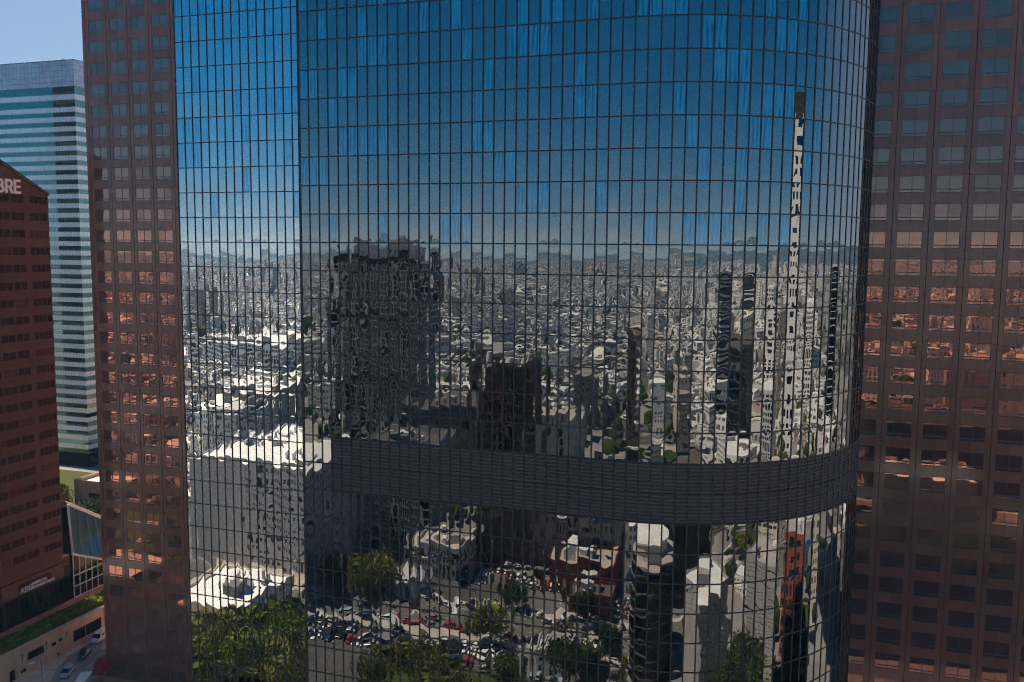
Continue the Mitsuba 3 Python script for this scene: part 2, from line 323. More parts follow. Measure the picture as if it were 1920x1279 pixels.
# ================================================================== the brown granite towers
def brown_tower(label, S, j0, ncol, vis_cols, row0, r0, r1, e0, yd, seed, GL=('copper_glass', 'copper_glass_dark')):
    YB = 141.69 * S; Q = 4.865 * S; FB = 3.96 * S
    WX0, WX1, WH, TR0, TR1 = .144 * Q, .843 * Q, 2.36 * S, 1.86 * S, 2.0 * S
    xj0 = j0 * S; zrow0 = CAM_H + S * (34.816 + 3.96 * row0); xl, xr = xj0 - e0 * S, xj0 + Q * ncol + .9
    g = np.random.default_rng(seed)
    t = thing('granite_tower', label, 'building')
    zt = zrow0 - FB * r0 + 1.2
    part(t, 'wall', MB().box(xl + .1, xr - .1, YB + .22, yd, 0, zt), 'dark_void')
    part(t, 'roof', MB().box(xl, xr, YB, yd, zt, zt + .4), 'roof_grey')
    part(t, 'side_cladding', MB().box(xl, xl + .1, YB + .02, yd, 0, zt).box(xr - .1, xr, YB + .02, yd, 0, zt).box(xl, xr, yd, yd + .1, 0, zt), GRAN[0])
    # shared window pieces, in the coordinates of a bay: x from the joint, z down from the window head
    xm = (WX0 + WX1) / 2; fr = MB(); y0, y1 = YB + .03, YB + .17
    for a, b in ((WX0, WX0 + .07), (xm - .045, xm + .045), (WX1 - .07, WX1)): fr.box(a, b, y0, y1, -WH, 0)
    for a, b in ((-WH, -WH + .06), (-TR1, -TR0), (-.07, 0)):
        for c, d in ((WX0 + .07, xm - .045), (xm + .045, WX1 - .07)): fr.box(c, d, y0 + .004, y1, a, b)
    frame = mikit.ply(fr.get(), 'window_frame')
    up, low = [], []
    for s in range(10):
        for lst, za, zb in ((up, -TR0, -.07), (low, -WH + .06, -TR1)):
            v, f, uv = pane_mesh(np.array([0, YB + .09]), np.array([1., 0]), np.array([0, -1.]), xm - .045 - WX0 - .07, za, zb, .0008, g, (0, 0), .36)
            lst.append([mikit.ply((v, f), b, smooth=True) for b in GL])
    span, pier = [], []
    for r in range(r0, r1):
        for i in range(ncol):
            x, z = xj0 + Q * i, zrow0 - FB * r
            for a, b in ((WX0, xm), (xm, WX1)): span.append((x + a + .012, x + b - .012, z - FB + .012, z - WH - .012))
            pier.append((x + .05, x + WX0 - .004, z - FB + .012, z - .012)); pier.append((x + WX1 + .004, x + Q - .05, z - FB + .012, z - .012))
            c = proj([x + Q / 2, YB, z - 1.2])[0]
            if i in vis_cols and seen(c[0], c[1], 45):
                w = ref(t, 'window', frame, T().translate([x, 0, z]))
                for dx in (WX0 + .07, xm + .045):
                    ref(w, 'pane', up[g.integers(10)][int(g.random() < .12)], T().translate([x + dx, 0, z]))
                    ref(w, 'lower_pane', low[g.integers(10)][int(g.random() < .25)], T().translate([x + dx, 0, z]))
    for z in [zrow0 - FB * r for r in range(r0, r1)]:           # end strips beyond the bays
        pier.append((xl, xj0 - .05, z - FB + .012, z - .012))
        pier.append((xj0 + Q * ncol + .05, xr, z - FB + .012, z - .012))
    for name, lst in (('spandrel_panel', span), ('pier_panel', pier)):
        def size(q):
            c = proj([(q[0] + q[1]) / 2, YB, (q[2] + q[3]) / 2])[0]
            return -(1 / c[2] ** 2 * (q[1] - q[0]) * (q[3] - q[2]) if seen(c[0], c[1], 30) and (q[0] - xj0) / Q < max(vis_cols) + 1.1 and (q[1] - xj0) / Q > min(vis_cols) - .3 else 0)
        lst.sort(key=size)
        rest = [MB(), MB(), MB()]
        for j, q in enumerate(lst):
            if q[1] - q[0] < .05: continue
            m = int(g.choice(3, p=[.62, .22, .16])); dy = g.normal(0, .004)
            if j < 300 and size(q) < 0: part(t, name, MB().cbox(q[0], q[1], YB + dy, YB + .2, q[2], q[3]), GRAN[m])
            else: rest[m].cbox(q[0], q[1], YB + dy, YB + .2, q[2], q[3])
        for m in range(3):
            if rest[m].n: part(t, name + 's', rest[m], GRAN[m], kind='stuff')
    return t
brown_tower('tall brown granite tower with copper windows left of the mirror glass', 1.08, -133.273, 9, (0, 1, 2, 3), 2, -4, 33, .817, 205, 11, ('rose_glass', 'rose_glass_dark'))
brown_tower('brown granite tower at the right edge, behind the rounded glass corner', 1.3, 10.886 - 2 * 4.857, 7, (1, 2, 3, 4, 5, 6), 0, -5, 27, .817, 235, 12)

# ================================================================== the striped tower, far left
st = thing('striped_tower', 'pale steel and teal banded office tower at the far left', 'building')
sx, sy, SXL, SYB = -291.8, 303., -352., 345.
part(st, 'wall', MB().box(SXL, sx - .3, sy + .3, SYB, 0, 171), 'dark_void')
def band(name, z0, z1, b, out=0.):
    part(st, name, MB().box(SXL, sx + out, sy - out, sy + .3, z0, z1), b)
    part(st, name, MB().box(sx - .3, sx + out, sy + .31, SYB, z0, z1), b)
zs = [171.3, 169.3, 167.2, 164.9, 162.7, 160.7]
for a, b in zip(zs[1:], zs[:-1]): band('screen_panel', a + .1, b, 'screen_panel', .0); band('joint', a, a + .1, 'bronze_frame', -.05)
band('window_band', 157.6, 160.7, 'teal_glass', -.08); band('spandrel_band', 155.4, 157.6, 'steel_panel'); band('window_band', 152.4, 155.4, 'teal_glass', -.08)
z = 152.4
while z > 6:
    band('spandrel_band', z - 1.98, z, 'steel_panel'); band('window_band', z - 3.96, z - 1.98, 'teal_glass', -.08); z -= 3.96
mb = MB()
for x in np.arange(SXL, sx, 1.52): mb.box(x - .03, x + .03, sy + .02, sy + .2, 5, 160.6)
for y in np.arange(sy + 1.5, SYB, 1.52): mb.box(sx - .2, sx - .02, y - .03, y + .03, 5, 160.6)
part(st, 'window_bars', mb, 'bronze_frame', kind='stuff')
part(st, 'roof', MB().box(SXL, sx, sy, SYB, 171.3, 171.6), 'roof_dark')
mb = MB().cyl((-306, 312, 171.6), (-306, 312, 175.2), .12); mb.box(-306.8, -305.2, 311.6, 312.4, 174, 174.2)
part(st, 'rooftop_mast', mb, 'white_paint')

# ================================================================== the sloped-roof office building with the big letters
of = thing('office_building', 'red brown granite office building with sloping roof edge and white rooftop letters', 'building')
OX, OY0, OY1, PZ = -173.5, 118., 170.6, 6.2
mb = MB()
prof = [(OY0, 16.6), (OY1, 16.6), (OY1, 106.9), (149, 117.9), (OY0, 117.9)]
def yzprism(prof, x0, x1):
    a = np.array([[x1, y, z] for y, z in prof]); b = np.array([[x0, y, z] for y, z in prof]); n = len(prof)
    f = [[0, k, k + 1] for k in range(1, n - 1)] + [[n, n + k + 1, n + k] for k in range(1, n - 1)]
    for k in range(n):
        j = (k + 1) % n; f += [[k, n + k, n + j], [k, n + j, j]]
    return np.vstack([a, b]), np.array(f)
part(of, 'wall', yzprism(prof, OX - 42, OX - .35), 'red_granite')
part(of, 'roof', MB().raw(*yzprism([(148.8, 118.05), (148.8, 117.9), (OY1 + .25, 106.8), (OY1 + .25, 107.5), (149, 118.6)], OX - 42, OX + .12)), 'roof_edge')
part(of, 'gable', yzprism([(OY0, 106.9), (OY1, 106.6), (149, 117.8), (OY0, 117.8)], OX - .34, OX), 'red_granite')
def yz_frame(a, b, z0, z1, n, x0, x1, t=.06):
    import shapely
    w = (b - a) / n; holes = [shapely.box(a + w * i + t, z0 + t, a + w * (i + 1) - t, z1 - t) for i in range(n)]
    m = trimesh.creation.extrude_polygon(shapely.box(a, z0, b, z1).difference(shapely.union_all(holes)), x1 - x0, engine='earcut'); v = m.vertices
    return np.c_[x0 + v[:, 2], v[:, 0], v[:, 1]], np.asarray(m.faces)
bays = [(118 + 5.2 * k, 118 + 5.2 * k + 4.85) for k in range(6)] + [(149.2, 152.4), (152.75, 155.5), (155.85, 159.6), (159.95, 163.6), (165.0, 170.4)]
zt = 106.6; r = 0; FO = 4.0
while zt > 21:
    zb = zt - 1.85
    part(of, 'spandrel_panel', MB().box(OX - .35, OX, OY0, OY1, zt - FO + .02, zb - .02), 'red_granite')
    for j, (a, b) in enumerate(bays):
        if proj([OX, (a + b) / 2, zb])[0][0] < -60: continue
        w = part(of, 'window', MB().box(OX - .3, OX - .12, a, b, zb, zt), 'smoky_glass' if (j * 5 + r * 3) % 7 == 0 else 'black_glass')
        k = numbered(w + '__frame'); scene[k] = mikit.ply(yz_frame(a, b, zb, zt, max(2, round((b - a) / 1.5)), OX - .13, OX - .04), 'bronze_frame')
    for a, b in zip([x[1] for x in bays], [x[0] for x in bays[1:]] + [OY1]):
        if proj([OX, b, zb])[0][0] > -40: part(of, 'pier_panel', MB().box(OX - .34, OX - .03, a, b, zb - .02, zt + .02), 'red_granite')
    zt -= FO; r += 1
part(of, 'lobby_fascia', MB().box(OX - .36, OX + .02, OY0, OY1, 12.7, 16.6), 'red_granite')
for a, b in ((153.2, 157.2), (157.4, 161.4), (161.6, 165.6), (165.8, 170.4), (148.8, 152.9)):
    part(of, 'lobby_glazing', MB().box(OX - .5, OX - .15, a, b, PZ, 12.7), 'black_glass')
    fr = MB()
    for y in np.linspace(a, b, 4): fr.box(OX - .16, OX - .06, y - .05, y + .05, PZ, 12.7)
    for zz in (8.8, 11): fr.box(OX - .16, OX - .08, a, b, zz, zz + .09)
    part(of, 'lobby_frame', fr, 'bronze_frame')
part(of, 'lobby_pier', MB().box(OX - .4, OX + .25, 152.2, 153.1, PZ, 16.7), 'red_granite')
part(of, 'sign_board', MB().box(OX + .02, OX + .12, 156.9, 166.6, 12.9, 15.6), 'black_glass')
def ytext(text, h, x, y, z, bold=False, depth=.12):
    m = meshkit.text_mesh(text, h, depth, bold); v = m.vertices
    return np.c_[x + v[:, 2], y + v[:, 0], z + v[:, 1]], np.asarray(m.faces), v[:, 0].max()
for txt, h, y, z, bold in (('ABB', 1.35, 157.3, 13.35, False), ('AMERICAN', .62, 160.5, 14.35, True), ('BUSINESS BANK', .62, 160.5, 13.4, True)):
    v, f, w = ytext(txt, h, OX + .12, y, z, bold); part(of, 'sign_lettering', (v, f), 'sign_white')
v, f, w = ytext('CBRE', 3.0, OX, 0, 106.9, True, .3)
v[:, 1] = 162.7 - (w - v[:, 1]) * (9.6 / w) ; part(of, 'rooftop_lettering', (v, f), 'sign_white')
part(of, 'back_wing', MB().box(OX - 3, OX - .8, OY1 + .02, 173.6, PZ, 17.5), 'red_granite')
part(of, 'link_window', MB().box(OX - .8, OX - .5, OY1 + .2, 173.4, PZ, 15), 'black_glass')

# glass atrium beside it
at = thing('glass_atrium', 'glass pavilion with white frame and steep sloping blue glass roof beside the office building', 'building')
ax, ay0, ay1 = -173.7, 173.8, 190.
def ez(y): return 17.7 - (y - 174) * .47
mb = MB()
part(at, 'glass_wall', yzprism([(ay0, PZ), (ay1, PZ), (ay1, ez(ay1)), (ay0, ez(ay0))], ax - .2, ax - .1), 'smoky_glass')
fr = MB()
for y in np.linspace(ay0, ay1, 9): fr.raw(*yzprism([(y - .09, PZ), (y + .09, PZ), (y + .09, ez(y)), (y - .09, ez(y))], ax - .1, ax + .06))
for z in (PZ + .1, 9.2, 12.): fr.box(ax - .1, ax + .1, ay0, ay1, z - .12, z + .12)
part(at, 'wall_frame', fr, 'white_paint')
part(at, 'eave_beam', yzprism([(ay0 - .2, ez(ay0) - .35), (ay1, ez(ay1) - .35), (ay1, ez(ay1) + .25), (ay0 - .2, ez(ay0) + .25)], ax - .3, ax + .3), 'white_paint')
rv = np.array([[ax, ay0, 17.8], [ax, ay1, ez(ay1) + .1], [ax - 3.0, ay1, 21.0], [ax - .9, ay0, 30.4]])
def slab(q, th):
    q = np.asarray(q, float); n = np.cross(q[1] - q[0], q[3] - q[0]); n /= np.linalg.norm(n)
    v = np.vstack([q, q - n * th]); f = [[0, 1, 2], [0, 2, 3], [4, 6, 5], [4, 7, 6]]
    for k in range(4):
        j = (k + 1) % 4; f += [[k, 4 + k, 4 + j], [k, 4 + j, j]]
    return v, np.array(f)
part(at, 'roof_glass', slab(rv, .12), 'atrium_glass')
def lerp(a, b, t): return a + (b - a) * t
fr = MB()
for t_ in np.linspace(0, 1, 6): fr.cyl(lerp(rv[0], rv[1], t_) + [.08, 0, .02], lerp(rv[3], rv[2], t_) + [.08, 0, .02], .07)
part(at, 'roof_bar', fr, 'grey_metal'); 
part(at, 'ridge_rail', MB().cyl(rv[3], rv[2], .28).cyl(rv[3] + [-.8, 0, .8], rv[2] + [-.8, 0, .8], .1), 'white_paint')
part(at, 'corner_post', MB().cyl(rv[0], rv[3], .25), 'palegrey' if 'palegrey' in scene else 'c_palegrey')
part(at, 'end_wall', MB().raw(*yzprism([(ay0, PZ), (ay0 + .15, PZ), (ay0 + .15, 17.6), (ay0, 17.6)], ax - 8, ax - .3)).raw([[ax - .3, ay0, 17.6], [ax - .9, ay0, 30], [ax - 4.5, ay0, 29], [ax - 6, ay0, 17.6], [ax - .3, ay0 + .1, 17.6], [ax - .9, ay0 + .1, 30], [ax - 4.5, ay0 + .1, 29], [ax - 6, ay0 + .1, 17.6]], [[0, 1, 2], [0, 2, 3], [4, 6, 5], [4, 7, 6]]), 'city_mirror_blue')

# low building behind
pk = thing('low_building', 'low terracotta coloured building with flat white roof and parapets behind the atrium', 'building')
bx, by = -239.3, 241.3
part(pk, 'wall', MB().box(bx, bx + 44, by, by + 34, 0, 13.2), 'c_pink')
part(pk, 'parapet', MB().box(bx, bx + .5, by, by + 34, 13.2, 14.6).box(bx + .5, bx + 44, by, by + .5, 13.2, 14.6).box(bx + .5, bx + 44, by + 33.5, by + 34, 13.2, 14.6), 'c_pink')
part(pk, 'roof', MB().box(bx + .5, bx + 43.5, by + .5, by + 33.5, 13.2, 13.3), 'roof_white')
part(pk, 'stair_tower', MB().box(bx + 1.2, bx + 12.5, by + 14, by + 28, 13.3, 18.5), 'c_pink')
part(pk, 'window', MB().box(bx + 6.2, bx + 13, by - .05, by + .2, 8.6, 10.4), 'dark_window')

# ================================================================== ground and street at the left
struct('ground', MB().box(-19000, 19000, -19000, 19000, -.6, -.02), 'city_ground')
struct('road', MB().box(-165, -132, -60, 420, -.02, .0), 'asphalt')
side = [(-160.9, 420), (-160.9, 166), (-160.3, 158), (-157.5, 151.5), (-154.2, 146.5), (-152.5, 138), (-152.5, 112), (-163, 112), (-163, 420)]
struct('pavement', MB().prism(side, -.01, .14), 'pavement_concrete')
isl = [(-155.6, 162.6), (-154.2, 165.5), (-154.4, 171), (-156.5, 171.5), (-157.3, 166)]
struct('traffic_island', MB().prism(isl, -.01, .15), 'pavement_concrete')
mb = MB()
for x, y0 in ((-152.2, 128), (-148.6, 130)):
    for y in np.arange(y0, 330, 9): mb.raw(*slab([[x - .09 - (y - 150) * .02, y, .008], [x + .09 - (y - 150) * .02, y, .008], [x + .09 - (y - 147) * .02, y + 3.2, .008], [x - .09 - (y - 147) * .02, y + 3.2, .008]], .006))
struct('lane_marking', mb, 'lane_paint')
struct('yellow_line', MB().box(-141.9, -141.7, 30, 140, .0, .008).box(-141.4, -141.2, 30, 140, .0, .008).box(-147.1, -146.9, 108, 127, .0, .008), 'yellow_paint')
struct('plaza', MB().box(-218, -162.3, 146, 420, 5.2, PZ), 'brick_paving')
struct('terrace', MB().box(-218, -162.3, 100, 146, 5.2, PZ), 'grey_paving')
rw = thing('retaining_wall', 'long stained concrete retaining wall with dark openings below the hedge', 'wall')
part(rw, 'wall', MB().box(-162.6, -162, 100, 420, 0, 6.5), 'wall_concrete')
part(rw, 'coping', MB().box(-163, -161.85, 100, 420, 6.5, 6.8), 'wall_concrete')
for a, b, z0, z1 in ((161.3, 170, 1.7, 4.4), (148.2, 152.6, 3.0, 4.75), (154.9, 156, 3.3, 4.1), (156.9, 157.8, 3.6, 4.3), (143.3, 144.6, .2, 2.6), (146.2, 147.6, .9, 1.6)):
    part(rw, 'opening', MB().box(-162.05, -161.985, a, b, z0, z1), 'dark_void')
    fr = MB()
    for y in np.linspace(a, b, max(2, int((b - a) / .8))): fr.box(-161.99, -161.95, y - .03, y + .03, z0, z1)
    part(rw, 'grille', fr, 'bronze_frame')
mb = MB()
for y in np.arange(104, 410, 6.1): mb.box(-162, -161.93, y - .06, y + .06, .1, 6.4)
part(rw, 'rib', mb, 'wall_concrete', kind='stuff')
mb = MB()
for y in (146.7, 153.4, 159.2): mb.cyl((-161.9, y, 3.4), (-161.9, y, 4.9), .09); mb.box(-162, -161.7, y - .2, y + .2, 4.8, 5.1)
part(rw, 'pipe', mb, 'grey_metal')

def leaf_cloud(center, radii, n, size, g, shell=.55):
    d = g.normal(size=(n, 3)); d /= np.linalg.norm(d, axis=1, keepdims=True)
    lump = .72 + .55 * meshkit.fbm(d * 2.3 + g.random() * 50, 3)
    rr = (shell + (1 - shell) * g.random(n)) * lump
    c = center + d * radii * rr[:, None]
    a = g.normal(size=(n, 3)); a /= np.linalg.norm(a, axis=1, keepdims=True)
    nn = d + .8 * g.normal(size=(n, 3)); b = np.cross(nn, a); b /= np.linalg.norm(b, axis=1, keepdims=True) + 1e-9
    a = np.cross(b, nn); a /= np.linalg.norm(a, axis=1, keepdims=True) + 1e-9
    s = size * (.6 + .8 * g.random((n, 1)))
    v = np.stack([c - a * s - b * s * .6, c + a * s - b * s * .5, c + a * s * .9 + b * s * .6, c - a * s + b * s * .55], 1).reshape(-1, 3)
    i = np.arange(n) * 4
    return v, np.vstack([np.c_[i, i + 1, i + 2], np.c_[i, i + 2, i + 3]])
g = np.random.default_rng(5)
hd = thing('hedge', 'long clipped green hedge along the top of the retaining wall', 'hedge')
n = 26000
y = 100 + 130 * g.random(n); fx, fz = g.random(n), g.random(n); onside = g.random(n) < .5
c = np.c_[np.where(onside, -163.1, -167.2 + 4.1 * fx), y, np.where(onside, 6.6 + 1.5 * fz, 8.1)] + g.normal(0, .12, (n, 3))
a = g.normal(size=(n, 3)); a /= np.linalg.norm(a, axis=1, keepdims=True); b = np.cross(a, g.normal(size=(n, 3))); b /= np.linalg.norm(b, axis=1, keepdims=True)
s = .16 + .14 * g.random((n, 1)); v = np.stack([c - a * s, c + b * s, c + a * s, c - b * s], 1).reshape(-1, 3); i = np.arange(n) * 4
part(hd, 'foliage', (v, np.vstack([np.c_[i, i + 1, i + 2], np.c_[i, i + 2, i + 3]])), 'hedge_green', kind='stuff')
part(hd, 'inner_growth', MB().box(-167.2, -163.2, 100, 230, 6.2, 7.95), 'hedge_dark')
bs = thing('shrub', 'bright yellow green shrub at the near end of the hedge', 'shrub')
part(bs, 'foliage', leaf_cloud(np.array([-164.2, 145.6, 8.0]), np.array([1.3, 1.3, .9]), 700, .16, g), 'palm_leaf')

# street lamps, sign post
lp = thing('street_lamp', 'grey cobra head street lamp standing on the pavement at the lower left', 'street lamp')
part(lp, 'pole', MB().cyl((-156, 146.1, .14), (-156, 146.1, 5.2), .09, .07), 'grey_metal')
part(lp, 'arm', MB().cyl((-156, 146.1, 5.2), (-156, 145.4, 5.7), .05).cyl((-156, 145.4, 5.7), (-156, 144.2, 5.6), .05), 'grey_metal')
part(lp, 'lamp_head', MB().box(-156.2, -155.8, 143.0, 144.3, 5.3, 5.6), 'white_paint')
lp = thing('street_lamp', 'slender dark street lamp pole standing on the traffic island', 'street lamp')
part(lp, 'pole', MB().cyl((-156.2, 166.2, .15), (-156.2, 166.2, 8.2), .09, .06), 'bronze_frame')
part(lp, 'base', MB().cyl((-156.2, 166.2, .15), (-156.2, 166.2, .5), .35, .2), 'grey_metal')
part(lp, 'lamp_head', MB().box(-156.4, -155.4, 166.05, 166.35, 8.15, 8.3), 'grey_metal')
sg = thing('road_sign', 'round road sign on a thin pole at the kerb', 'sign')
part(sg, 'pole', MB().cyl((-158.6, 153.4, .14), (-158.6, 153.4, 3), .04), 'grey_metal')
part(sg, 'disc', MB().cyl((-158.6, 153.33, 2.8), (-158.6, 153.38, 2.8), .45, n=16), 'grey_metal')

# vehicles -----------------------------------------------------------------
def loft(secs):
    """secs: (x, half width bottom, half width top, z bottom, z top) rounded box sections along x"""
    rings = []
    for x, wb, wt, zb, zt in secs:
        h = zt - zb; e = min(.12, h * .25)
        rings.append([[x, -wb * .94, zb], [x, wb * .94, zb], [x, wb, zb + e], [x, (wb + wt) / 2 + .01, zb + h * .6], [x, wt, zt - e], [x, wt - e, zt], [x, -wt + e, zt], [x, -wt, zt - e], [x, -(wb + wt) / 2 - .01, zb + h * .6], [x, -wb, zb + e]])
    n = len(rings[0]); v = np.array(rings).reshape(-1, 3); f = []
    for r in range(len(rings) - 1):
        for k in range(n):
            a, b = r * n + k, r * n + (k + 1) % n; f += [[a, a + n, b + n], [a, b + n, b]]
    for k in range(1, n - 1): f += [[0, k, k + 1], [(len(rings) - 1) * n, (len(rings) - 1) * n + k + 1, (len(rings) - 1) * n + k]]
    return v, np.array(f)
def car_parts(kind):
    if kind == 'van':
        L, W, Hh = 5.6, .98, 2.25
        body = loft([(-L / 2, .9, .9, .35, 2.1), (-L / 2 + .15, W, .93, .3, 2.2), (.9, W, .93, .3, Hh), (1.45, W, .9, .3, 2.1), (2.1, W, .92, .3, 1.28), (2.6, W * .96, .85, .32, 1.05), (L / 2, .84, .78, .4, .85)])
        glass = loft([(1.0, .94, .88, 1.35, 2.12), (1.52, .95, .88, 1.3, 2.03), (2.12, .93, .88, 1.22, 1.32)])
        side = MB().box(-.1, 1.0, -.985, .985, 1.35, 1.95)
    else:
        suv = kind == 'suv'; L = 4.8 if suv else 4.7; W = .94; bz = 1.0 if suv else .88; rz = 1.72 if suv else 1.45
        body = loft([(-L / 2, .82, .76, .42, bz - .08), (-L / 2 + .25, W, .88, .28, bz + .02), (-1.2, W, .9, .24, bz + .02), (1.0, W, .9, .24, bz), (1.9, W, .86, .26, bz - .1), (L / 2 - .12, W * .92, .8, .32, bz - .22), (L / 2, .78, .7, .4, bz - .34)])
        r0 = -L / 2 + (.35 if suv else .75)
        glass = loft([(r0 - .3, .84, .74, bz - .02, bz + .1), (r0 + .35, .87, .70, bz - .02, rz - .06), (.3, .88, .72, bz - .02, rz - .03), (1.25, .87, .78, bz - .04, bz + .05)])
        side = None
    return body, glass, side, L, W
def vehicle(name, label, cat, kind, paint, x, y, ang, group=None, full=True):
    t = thing(name, label, cat, group); tr = T().translate([x, y, .0]).rotate([0, 0, 1], ang)
    key = (kind, paint, full)
    if key not in CARS:
        body, glass, side, L, W = car_parts(kind); P = [('body', mikit.ply(body, paint, smooth=40))]
        gm = MB().raw(*glass)
        if side is not None: gm.raw(*side.get())
        P.append(('window_glass', mikit.ply(gm.get(), 'car_glass', smooth=30)))
        if kind != 'van':
            suv = kind == 'suv'; rz = 1.72 if suv else 1.45; r0 = -L / 2 + (.35 if suv else .75)
            P.append(('roof', mikit.ply(loft([(r0 + .25, .6, .6, rz - .09, rz - .03), (r0 + .5, .70, .66, rz - .08, rz + .02), (.1, .72, .68, rz - .06, rz + .03), (.45, .62, .6, rz - .1, rz - .02)]), paint, smooth=40)))
        if full:
            for sx_ in (-1, 1):
                P.append(('headlight', mikit.ply(MB().box(L / 2 - .22, L / 2 - .02, sx_ * .62 - .16, sx_ * .62 + .16, .6, .74).get(), 'lamp_lens')))
                P.append(('tail_light', mikit.ply(MB().box(-L / 2 - .01, -L / 2 + .08, sx_ * .68 - .12, sx_ * .68 + .12, .75, .95).get(), 'red_lens')))
                P.append(('mirror', mikit.ply(MB().box(.95, 1.1, sx_ * (W + .1) - .1, sx_ * (W + .1) + .1, .98, 1.12).get(), paint)))
                for wx in (-L / 2 + .85, L / 2 - .9):
                    P.append(('wheel', mikit.ply(MB().cyl((wx, sx_ * (W - .2), .34), (wx, sx_ * (W + .015), .34), .34, n=14).cyl((wx, sx_ * (W + .016), .34), (wx, sx_ * (W + .03), .34), .2, n=12).get(), 'tyre')))
        else:
            w = MB()
            for sx_ in (-1, 1):
                for wx in (-L / 2 + .85, L / 2 - .9): w.cyl((wx, sx_ * (W - .2), .33), (wx, sx_ * (W + .01), .33), .33, n=8)
            P.append(('wheels', mikit.ply(w.get(), 'tyre')))
        CARS[key] = P
    for n_, d in CARS[key]: ref(t, n_, d, tr)
CARS = {}
A = math.degrees(math.atan2(-5.2, 2.3)) 
vehicle('parked_car', 'silver blue estate car with roof rails driving along the street at the lower left', 'car', 'suv', 'silver_blue_car', -153.6, 150.6, -67)
vehicle('parked_car', 'dark blue saloon car between the silver blue car and the white van', 'car', 'sedan', 'dark_blue_car', -157.0, 159.2, -68)
vehicle('delivery_van', 'white van on the street just left of the granite tower', 'van', 'van', 'white_car', -160.0, 167.6, -76)

# red folded shade structure and white slab at the foot of the left tower
rd = thing('red_canopy', 'dark red folded canopy at the bottom edge beside the granite tower', 'canopy')
q = np.array([[-148.2, 154.4, 3.2], [-146.4, 155.6, 3.5], [-142.6, 151.8, 3.4], [-141.6, 148.4, 3.0], [-143.8, 147.6, 2.9], [-147.2, 152.2, 3.1], [-145.5, 152.4, 4.0]])
v = np.vstack([q, q - [0, 0, .12]]); f = []
for k in range(6):
    j = (k + 1) % 6; f += [[k, j, 6], [7 + j, 7 + k, 13], [k, 7 + k, 7 + j], [k, 7 + j, j]]
part(rd, 'canopy', (v, np.array(f)), 'red_fabric')
part(rd, 'post', MB().cyl((-147.3, 154, 0), (-147.3, 154, 3.3), .08).cyl((-142.6, 149, 0), (-142.6, 149, 3.1), .08), 'grey_metal')
ws = thing('white_slab', 'white flat slab roof in front of the red canopy', 'canopy')
part(ws, 'slab', MB().prism([(-146.2, 147.2), (-144.6, 148.6), (-141.5, 142.5), (-143.4, 141.6)], 3.0, 3.25), 'white_paint')
part(ws, 'post', MB().cyl((-145, 147, 0), (-145, 147, 3), .1).cyl((-142.6, 142.6, 0), (-142.6, 142.6, 3), .1), 'grey_metal')

# trees seen directly, behind the atrium -----------------------------------
def make_tree_meshes():
    out = []
    for s in range(4):
        g = np.random.default_rng(300 + s); vs, fs, n = [], [], 0
        for c in range(9):
            ang = g.random() * 6.28; rr = .55 * math.sqrt(g.random()); cc = np.array([rr * math.cos(ang), rr * math.sin(ang), .62 + .28 * (g.random() - .4)])
            v, f = leaf_cloud(cc, np.array([.36, .36, .26]) * (.7 + .5 * g.random()), 260, .035, g, .45); vs.append(v); fs.append(f + n); n += len(v)
        tr_ = MB().cyl((0, 0, 0), (.01, 0, .45), .035, .022, 7)
        for k in range(5):
            a = k * 1.26 + g.random(); tr_.cyl((.01, 0, .38), (.3 * math.cos(a), .3 * math.sin(a), .66), .016, .006, 5)
        out.append(((np.vstack(vs), np.vstack(fs)), tr_.get()))
    return out
TM = make_tree_meshes()
TREED = {(s, l): mikit.ply(TM[s][0], l) for s in range(4) for l in LEAF}; TRUNKD = [mikit.ply(TM[s][1], 'bark') for s in range(4)]
def tree(name, label, x, y, h, w, s, l, group=None, z=0.):
    t = thing(name, label, 'tree', group); tr = T().translate([x, y, z]).rotate([0, 0, 1], (x * 37 + y * 61) % 360).scale([w, w, h])
    ref(t, 'trunk', TRUNKD[s], tr); ref(t, 'crown', TREED[s, l], tr)
tree('broadleaf_tree', 'pale olive tree between the office building and the terracotta building', -224, 219, 17, 9, 0, 'leaf_olive', z=3)
tree('broadleaf_tree', 'light green bushy tree at the foot of the striped tower', -247, 236, 12, 11, 1, 'leaf_olive', z=2)
tree('broadleaf_tree', 'dark green tree just behind the atrium ridge', -203, 213, 15, 11, 2, 'leaf_dark', z=3)
tree('broadleaf_tree', 'dark tree behind the atrium, next to the palm', -196, 214, 13, 10, 3, 'leaf_dark', z=3)
struct('meadow', MB().box(-330, -215, 196, 296, -.01, .1), 'dry_grass')
for k, (x, y, h) in enumerate(((-262, 248, 13), (-256, 228, 10), (-238, 226, 11))):
    tree('garden_tree', ('tall', 'low', 'middle sized')[k] + ' sunlit olive tree in the garden below the striped tower', x, y, h, 11, k % 4, LEAF[1 if k % 2 else 0])
